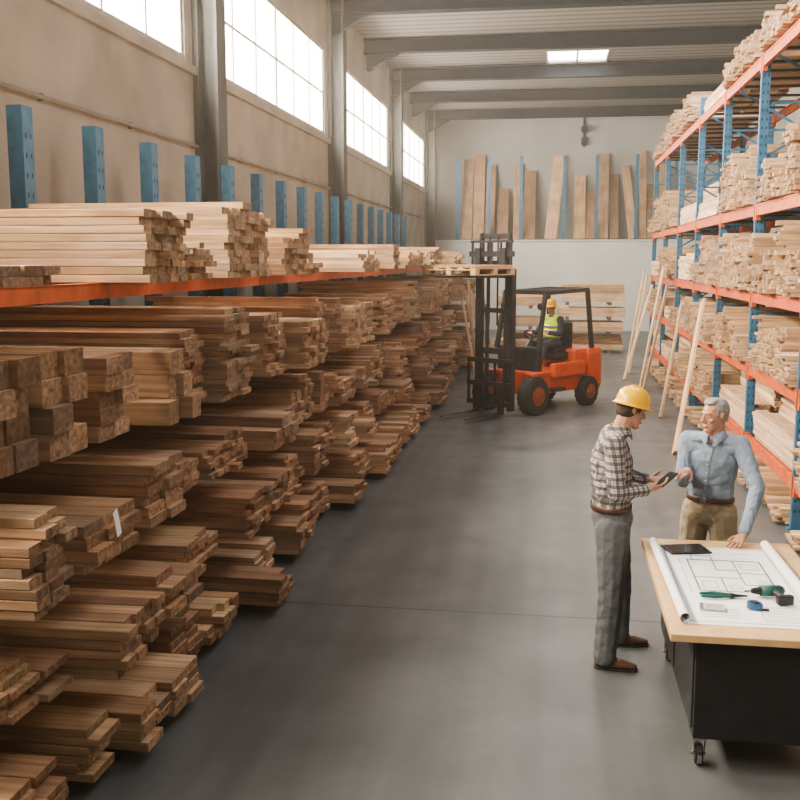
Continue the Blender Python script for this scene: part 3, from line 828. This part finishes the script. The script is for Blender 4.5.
        finish("eyebrow",bm,hair or M_brownhair,ob,True)
    bm=bmesh.new(); bhull(bm,[(j['head']+R@V((-.016,.0865,-.055)),(.005,.003,.002),R),(j['head']+R@V((.016,.0865,-.055)),(.005,.003,.002),R),(j['head']+R@V((0,.0915,-.055)),(.007,.004,.005),R)])
    finish("lips",bm,M_lip,ob,True)
    hh=[]
    P=lambda x,y,z:j['head']+R@V((x,y,z))
    if hat:
        hh.append([(P(0,-.028,.02),(.077,.086,.06),R),(P(0,-.04,-.025),(.064,.062,.03),R)])
        for s in(-1,1): hh.append([(P(s*.068,.026,.02),(.007,.010,.02),R)])
    else:
        hh.append([(P(0,-.030,.048),(.079,.087,.080),R),(P(0,-.04,-.010),(.070,.067,.05),R)])
        hh.append([(P(0,.036,.100),(.050,.030,.016),R),(P(.01,.0,.112),(.050,.055,.016),R)])
        for s in(-1,1): hh.append([(P(s*.069,.022,.03),(.006,.012,.03),R)])
    blob("hair",hh,hair or M_brownhair,ob,.005,1,.009)
    if hat: helmet(ob,j['head'],R)
    return ob,j,B,R
J1=dict(pelvis=(.405,6.6,.96),waist=(.395,6.6,1.09),chest=(.385,6.6,1.345),neck=(.43,6.6,1.56),head=(.505,6.6,1.675),
 shR=(.39,6.405,1.485),elR=(.41,6.33,1.185),wrR=(.61,6.45,1.185),shL=(.39,6.795,1.485),elL=(.49,6.85,1.20),wrL=(.63,6.71,1.20),
 hipR=(.405,6.505,.91),knR=(.40,6.43,.50),anR=(.37,6.38,.10),hipL=(.41,6.695,.91),knL=(.47,6.75,.5),anL=(.48,6.8,.10),
 _hdR=(.9,.35,.20),_hnR=(-.1,.5,.85),_hsR=(.1,-.8,.5),_cR=.30,_hdL=(.8,-.55,.1),_hnL=(0,-.3,.9),_hsL=(.3,.8,.3),_cL=.3,
 _fdR=(1,-.08,0),_fdL=(1,.12,0))
person((.405,6.6,0),"man in yellow hard hat, plaid shirt, grey trousers, holding a phone",J1,(.97,.12,0),(.90,.28,-.30),M_plaid,M_trous,True,M_brownhair,k=1.20)
J2=dict(pelvis=(1.12,7.22,.91),waist=(1.12,7.20,1.03),chest=(1.12,7.15,1.27),neck=(1.115,7.09,1.465),head=(1.10,7.05,1.585),
 shR=(.955,7.23,1.39),elR=(.91,7.10,1.12),wrR=(.92,6.90,1.22),shL=(1.285,7.06,1.39),elL=(1.375,6.90,1.12),wrL=(1.26,6.68,.848),
 hipR=(1.04,7.27,.87),knR=(1.0,7.27,.48),anR=(.98,7.32,.10),hipL=(1.2,7.18,.87),knL=(1.24,7.18,.48),anL=(1.27,7.24,.10),
 _hdR=(-.5,-.85,.12),_hnR=(-.3,.1,-.9),_hsR=(.8,-.5,.0),_cR='point',_hdL=(-.55,-.8,-.25),_hnL=(0,0,-1),_hsL=(-.8,.5,0),_cL=.05,_tL=.1,
 _fdR=(-.4,-.9,0),_fdL=(-.3,-.95,0))
person((1.12,7.2,0),"grey-haired man in blue-grey shirt and khakis leaning on the workbench",J2,(-.5,-.86,0),(-.84,-.50,-.10),M_blueshirt,M_khaki,False,M_greyhair,k=1.12)
ph=empty("smartphone",Matrix.Translation((.735,6.525,1.245))@Matrix.Rotation(-.9,4,'Z')@Matrix.Rotation(.5,4,'X'),"dark smartphone held in the hard-hat man's hand","phone")
bm=bmesh.new(); bbox(bm,(0,0,0),(.078,.155,.009),bev=.003); finish("phone_case",bm,M_black,ph)
bm=bmesh.new(); bbox(bm,(0,0,.0048),(.068,.14,.0012)); finish("screen",bm,M_screen,ph)

# ---------------------------------------------------------------- forklift
h=V((-.585,-.811,0)).normalized(); l=V((-h.y,h.x,0))
MF=Matrix((h,l,V((0,0,1)))).transposed().to_4x4(); MF.translation=V((-.277,18.14,0))
fk=empty("forklift",MF,"orange forklift with black mast and raised load beside the lumber racks","forklift")
bm=bmesh.new()
bbox(bm,(-.02,0,.52),(1.5,.86,.42),bev=.04)
bbox(bm,(-.25,.47,.72),(.95,.12,.25),bev=.03); bbox(bm,(-.25,-.47,.72),(.95,.12,.25),bev=.03)
bbox(bm,(.62,.45,.70),(.5,.22,.06),bev=.02); bbox(bm,(.62,-.45,.70),(.5,.22,.06),bev=.02)
finish("chassis",bm,M_fork,fk)
bm=bmesh.new(); bbox(bm,(.55,0,.90),(.14,.9,.5),bev=.03); finish("dashboard",bm,M_dark,fk)
bm=bmesh.new(); bbox(bm,(-1.08,0,.66),(.5,1.02,.82),bev=.12); bbox(bm,(-.75,0,.9),(.5,.9,.3),bev=.06); finish("counterweight",bm,M_fork,fk)
bm=bmesh.new(); bbox(bm,(-.42,0,.93),(.6,.6,.14),bev=.04); finish("hood",bm,M_black,fk)
bm=bmesh.new(); bbox(bm,(.05,.46,.38),(.35,.14,.06),bev=.01); finish("step",bm,M_black,fk)
bm=bmesh.new(); bbox(bm,(-1.34,0,.42),(.06,.8,.14),bev=.02); finish("bumper",bm,M_black,fk)
bm=bmesh.new(); bbox(bm,(-.42,0,1.03),(.46,.46,.09),bev=.03); bbox(bm,(-.70,0,1.28),(.1,.44,.5),bev=.04); finish("seat",bm,M_dark,fk)
bm=bmesh.new(); bcyl(bm,(.45,0,1.0),(.2,0,1.28),.025)
n=20; c=V((.17,0,1.3)); ax=V((-.25,0,.28)).normalized(); a1=V((0,1,0)); a2=ax.cross(a1)
pts=[c+(a1*math.cos(2*math.pi*i/n)+a2*math.sin(2*math.pi*i/n))*.17 for i in range(n)]
for i in range(n): bcyl(bm,pts[i],pts[(i+1)%n],.014,8)
for i in(0,7,13): bcyl(bm,c,pts[i],.01,6)
finish("steering_wheel",bm,M_black,fk)
bm=bmesh.new()
for s in(-1,1):
    pts=[(.62,s*.46,1.1),(.42,s*.44,2.08),(-.85,s*.44,2.12),(-1.0,s*.46,1.05)]
    for a,b in zip(pts,pts[1:]): bbar(bm,a,b,.06,.07)
for k in range(8): bbox(bm,(.38-.17*k,0,2.11),(.035,.88,.04))
bbox(bm,(.42,0,2.09),(.07,.92,.07)); bbox(bm,(-.85,0,2.12),(.07,.92,.07))
finish("overhead_guard",bm,M_black,fk)
M_hub=mat("hub_paint",(.25,.06,.02),.5)
for (x,y,r,w) in ((.8,.5,.33,.24),(.8,-.5,.33,.24),(-.87,.46,.27,.2),(-.87,-.46,.27,.2)):
    wr=bpy.data.objects.new("wheel",None); COL.objects.link(wr); wr.parent=fk; wr.location=(x,y,r); wr.empty_display_size=.1
    bm=bmesh.new(); bcyl(bm,(0,-w/2,0),(0,w/2,0),r,36)
    bmesh.ops.bevel(bm,geom=[e for e in bm.edges if e.calc_face_angle(0)>1],offset=.035,segments=3,affect='EDGES')
    for q in range(18):
        a=2*math.pi*q/18; bbox(bm,(math.cos(a)*(r-.003),0,math.sin(a)*(r-.003)),(.012,w*.8,.045),Matrix.Rotation(-a,3,'Y'))
    finish("tyre",bm,M_rubber,wr)
    bm=bmesh.new(); bcyl(bm,(0,-w/2-.008,0),(0,w/2+.008,0),r*.5,24); bcyl(bm,(0,-w/2-.03,0),(0,w/2+.03,0),r*.2,16)
    for q in range(6):
        a=2*math.pi*q/6; bcyl(bm,(math.cos(a)*r*.35,-w/2-.02,math.sin(a)*r*.35),(math.cos(a)*r*.35,w/2+.02,math.sin(a)*r*.35),.015,8)
    finish("hub",bm,M_hub,wr)
bm=bmesh.new()
for s in(-1,1):
    bbox(bm,(1.24,s*.38,1.3),(.12,.03,2.4)); bbox(bm,(1.19,s*.355,1.3),(.02,.08,2.4)); bbox(bm,(1.29,s*.355,1.3),(.02,.08,2.4))
for z in(.3,1.1,2.4): bbox(bm,(1.19,0,z),(.03,.76,.1))
finish("outer_mast",bm,M_dark,fk)
bm=bmesh.new()
for s in(-1,1): bbox(bm,(1.25,s*.30,1.85),(.08,.05,2.5))
for z in(1.8,3.05,2.6): bbox(bm,(1.24,0,z),(.05,.62,.08))
finish("inner_mast",bm,M_black,fk)
bm=bmesh.new()
for s in(-1,1): bcyl(bm,(1.21,s*.2,.3),(1.21,s*.2,1.9),.035,12); bcyl(bm,(1.21,s*.2,1.9),(1.21,s*.2,2.95),.02,12)
finish("lift_cylinder",bm,M_dark,fk)
bm=bmesh.new()
for s in(-1,1): bbox(bm,(1.30,s*.09,2.3),(.012,.03,1.5))
finish("lift_chain",bm,M_dark,fk)
bm=bmesh.new()
for z in(2.42,2.75): bbox(bm,(1.36,0,z),(.05,.95,.09))
for y in(-.42,-.2,0,.2,.42): bbox(bm,(1.36,y,2.70),(.03,.03,.54))
bbox(bm,(1.36,0,2.96),(.04,.9,.04))
finish("carriage",bm,M_black,fk)
for s in(-1,1):
    bm=bmesh.new(); bbox(bm,(1.40,s*.27,2.6),(.04,.12,.5)); bhull(bm,[((1.40,s*.27,2.38),(.02,.06,.025)),((2.45,s*.27,2.37),(.01,.04,.008))]); finish("fork",bm,M_dark,fk)
bm=bmesh.new()
for z in(.22,.55,.95): bbox(bm,(1.36,0,z),(.05,1.0,.08))
for y in(-.48,-.3,-.1,.1,.3,.48): bbox(bm,(1.36,y,.58),(.035,.035,.8))
finish("front_guard",bm,M_black,fk)
for s in(-1,1):
    bm=bmesh.new(); bbox(bm,(1.40,s*.27,.3),(.04,.12,.5)); bhull(bm,[((1.40,s*.27,.07),(.02,.06,.025)),((2.3,s*.27,.06),(.01,.04,.008))]); finish("fork",bm,M_dark,fk)
bm=bmesh.new()
for s in(-1,1): bcyl(bm,(.44,s*.4,1.85),(.52,s*.4,1.85),.06,14)
finish("headlight",bm,M_chrome,fk)
pm=MF@Matrix.Translation((1.95,0,2.406))
pl=empty("pallet",pm,"wooden pallet resting on the raised forks","pallet")
bm=bmesh.new()
for y in(-.52,-.26,0,.26,.52): bbox(bm,(0,y,.112),(1.0,.11,.02))
for x in(-.45,0,.45): bbox(bm,(x,0,.09),(.1,1.15,.02))
finish("deck",bm,M_top,pl)
bm=bmesh.new()
for x in(-.45,0,.45):
    for y in(-.52,0,.52): bbox(bm,(x,y,.04),(.1,.1,.08))
for y in(-.52,0,.52): bbox(bm,(0,y,.008),(1.0,.1,.016))
finish("pallet_blocks",bm,M_top,pl)
G_P="boards on the pallet"
for k in range(4):
    b=(pm@Matrix.Translation((0,-.42+.28*k,.145)),.95,.24,.04,jit(random.choice(PINE)),G_P)
    tag(build_boards([b],"lumber_board"),"pale pine board lying on the raised pallet","board",G_P)
def T(x,y,z): return tuple(MF@V((x,y,z)))
def D(x,y,z): return MF.to_3x3()@V((x,y,z))
J3=dict(pelvis=T(-.42,0,1.17),waist=T(-.43,0,1.28),chest=T(-.42,0,1.48),neck=T(-.40,0,1.67),head=T(-.36,0,1.79),
 shR=T(-.41,-.18,1.59),elR=T(-.28,-.26,1.33),wrR=T(-.04,-.17,1.36),shL=T(-.41,.18,1.59),elL=T(-.28,.26,1.33),wrL=T(-.04,.17,1.36),
 hipR=T(-.40,-.1,1.16),knR=T(.03,-.15,1.14),anR=T(.18,-.15,.86),hipL=T(-.40,.1,1.16),knL=T(.03,.15,1.14),anL=T(.18,.15,.86),
 _hdR=D(1,.2,0),_hnR=D(0,.3,-1),_hsR=D(0,1,.2),_cR=.5,_hdL=D(1,-.2,0),_hnL=D(0,-.3,-1),_hsL=D(0,-1,.2),_cL=.5,_fdR=D(1,0,0),_fdL=D(1,0,0))
ob,j,B,R=person(T(-.42,0,.76),"forklift driver in yellow hard hat and hi-vis vest",J3,D(1,0,0),D(.9,.35,-.1),M_navy,M_navy,True,M_brownhair,voxel=.008,vest=True,k=1.0)
vh=[[(j['chest'],(.192,.138,.13),B),(j['waist'],(.178,.132,.05),B)],[(j['shR']*.75+j['shL']*.25,.08),(j['shL']*.75+j['shR']*.25,.08),(j['chest'],(.17,.125,.08),B)]]
blob("vest",vh,M_vest,ob,.008,3,.006)
bm=bmesh.new(); n=30
for zz in(-.04,-.12):
    rows=[[bm.verts.new(j['chest']+B@V((math.cos(2*math.pi*i/n)*.198*q,math.sin(2*math.pi*i/n)*.144*q,zz+g))) for i in range(n)] for (q,g) in((1,0),(1,.04),(.9,.04),(.9,0))]
    for q in range(4):
        a,b=rows[q],rows[(q+1)%4]
        for i in range(n): bm.faces.new((a[i],a[(i+1)%n],b[(i+1)%n],b[i]))
finish("reflective_stripe",bm,M_refl,ob,True)

# ---------------------------------------------------------------- paper tags on board ends
lst=[b for b in boards if b[5]==G_L]
lst.sort(key=lambda b:score(b,1)); cand=[b for b in lst[:900] if b[4][0]<.6]
for k in range(8):
    b=random.choice(cand)
    p=b[0]@V((b[1]/2+.0015,0,0))
    bm=bmesh.new(); bbox(bm,(0,0,0),(.002,min(.05,b[2]*.6),min(.04,b[3]*.7)))
    o=finish("paper_tag",bm,M_white); o.location=p; tag(o,"small white paper tag stapled to a board end","tag","tags on board ends")
bm=bmesh.new(); bbox(bm,(0,0,-.06),(.003,.05,.14),Matrix.Rotation(.3,3,'X')); o=finish("paper_tag",bm,M_white); o.location=(-2.12,4.55,1.42); tag(o,"white paper tag hanging from a board end","tag","tags on board ends")

# ---------------------------------------------------------------- lights
def area(name,loc,size,size_y,power,col,rot):
    L=bpy.data.lights.new(name,'AREA'); L.shape='RECTANGLE'; L.size=size; L.size_y=size_y; L.energy=power; L.color=col
    o=bpy.data.objects.new(name,L); COL.objects.link(o); o.location=loc; o.rotation_euler=rot; return o
for i,c in enumerate(cols[:-1]):
    area("window_daylight",(XW-.50,c+4,6.35),2.7,8.0,[3300,4200,3000,2000,1700][i],(1,.86,.68),(0,-math.pi/2+.26,0))
area("skylight_daylight",(.45,28.25,ZC+.25),1.7,1.8,300,(1,.97,.9),(0,0,0))
for y,p in ((2,120),(9,270),(16,300)): area("ceiling_fill",(2.2,y,7.5),3.5,3,p,(.95,.96,.98),(0,0,0))  # unseen fill lights added under the roof, no fixtures there
w=bpy.data.worlds.new("w"); S.world=w; w.use_nodes=True
bg=w.node_tree.nodes["Background"]; bg.inputs[0].default_value=(.8,.85,1,1); bg.inputs[1].default_value=.12
vs=w.node_tree.nodes.new("ShaderNodeVolumeScatter"); vs.inputs["Density"].default_value=.0024; vs.inputs["Anisotropy"].default_value=.3; vs.inputs["Color"].default_value=(1,.93,.82,1)
w.node_tree.links.new(vs.outputs[0],w.node_tree.nodes["World Output"].inputs["Volume"])

# ---------------------------------------------------------------- camera
cam=bpy.data.cameras.new("cam"); co=bpy.data.objects.new("cam",cam); COL.objects.link(co); S.camera=co
cam.sensor_width=36; cam.lens=45; cam.clip_end=200
psi=math.atan(.1545); th=math.atan(.14)
Fv=V((-math.sin(psi)*math.cos(th),math.cos(psi)*math.cos(th),-math.sin(th))); Rv=V((math.cos(psi),math.sin(psi),0)); Uv=Rv.cross(Fv)
Mc=Matrix((Rv,Uv,-Fv)).transposed().to_4x4(); Mc.translation=V((0,0,H)); co.matrix_world=Mc
S.view_settings.view_transform='AgX'; S.view_settings.look='AgX - Medium High Contrast'; S.view_settings.exposure=-.05
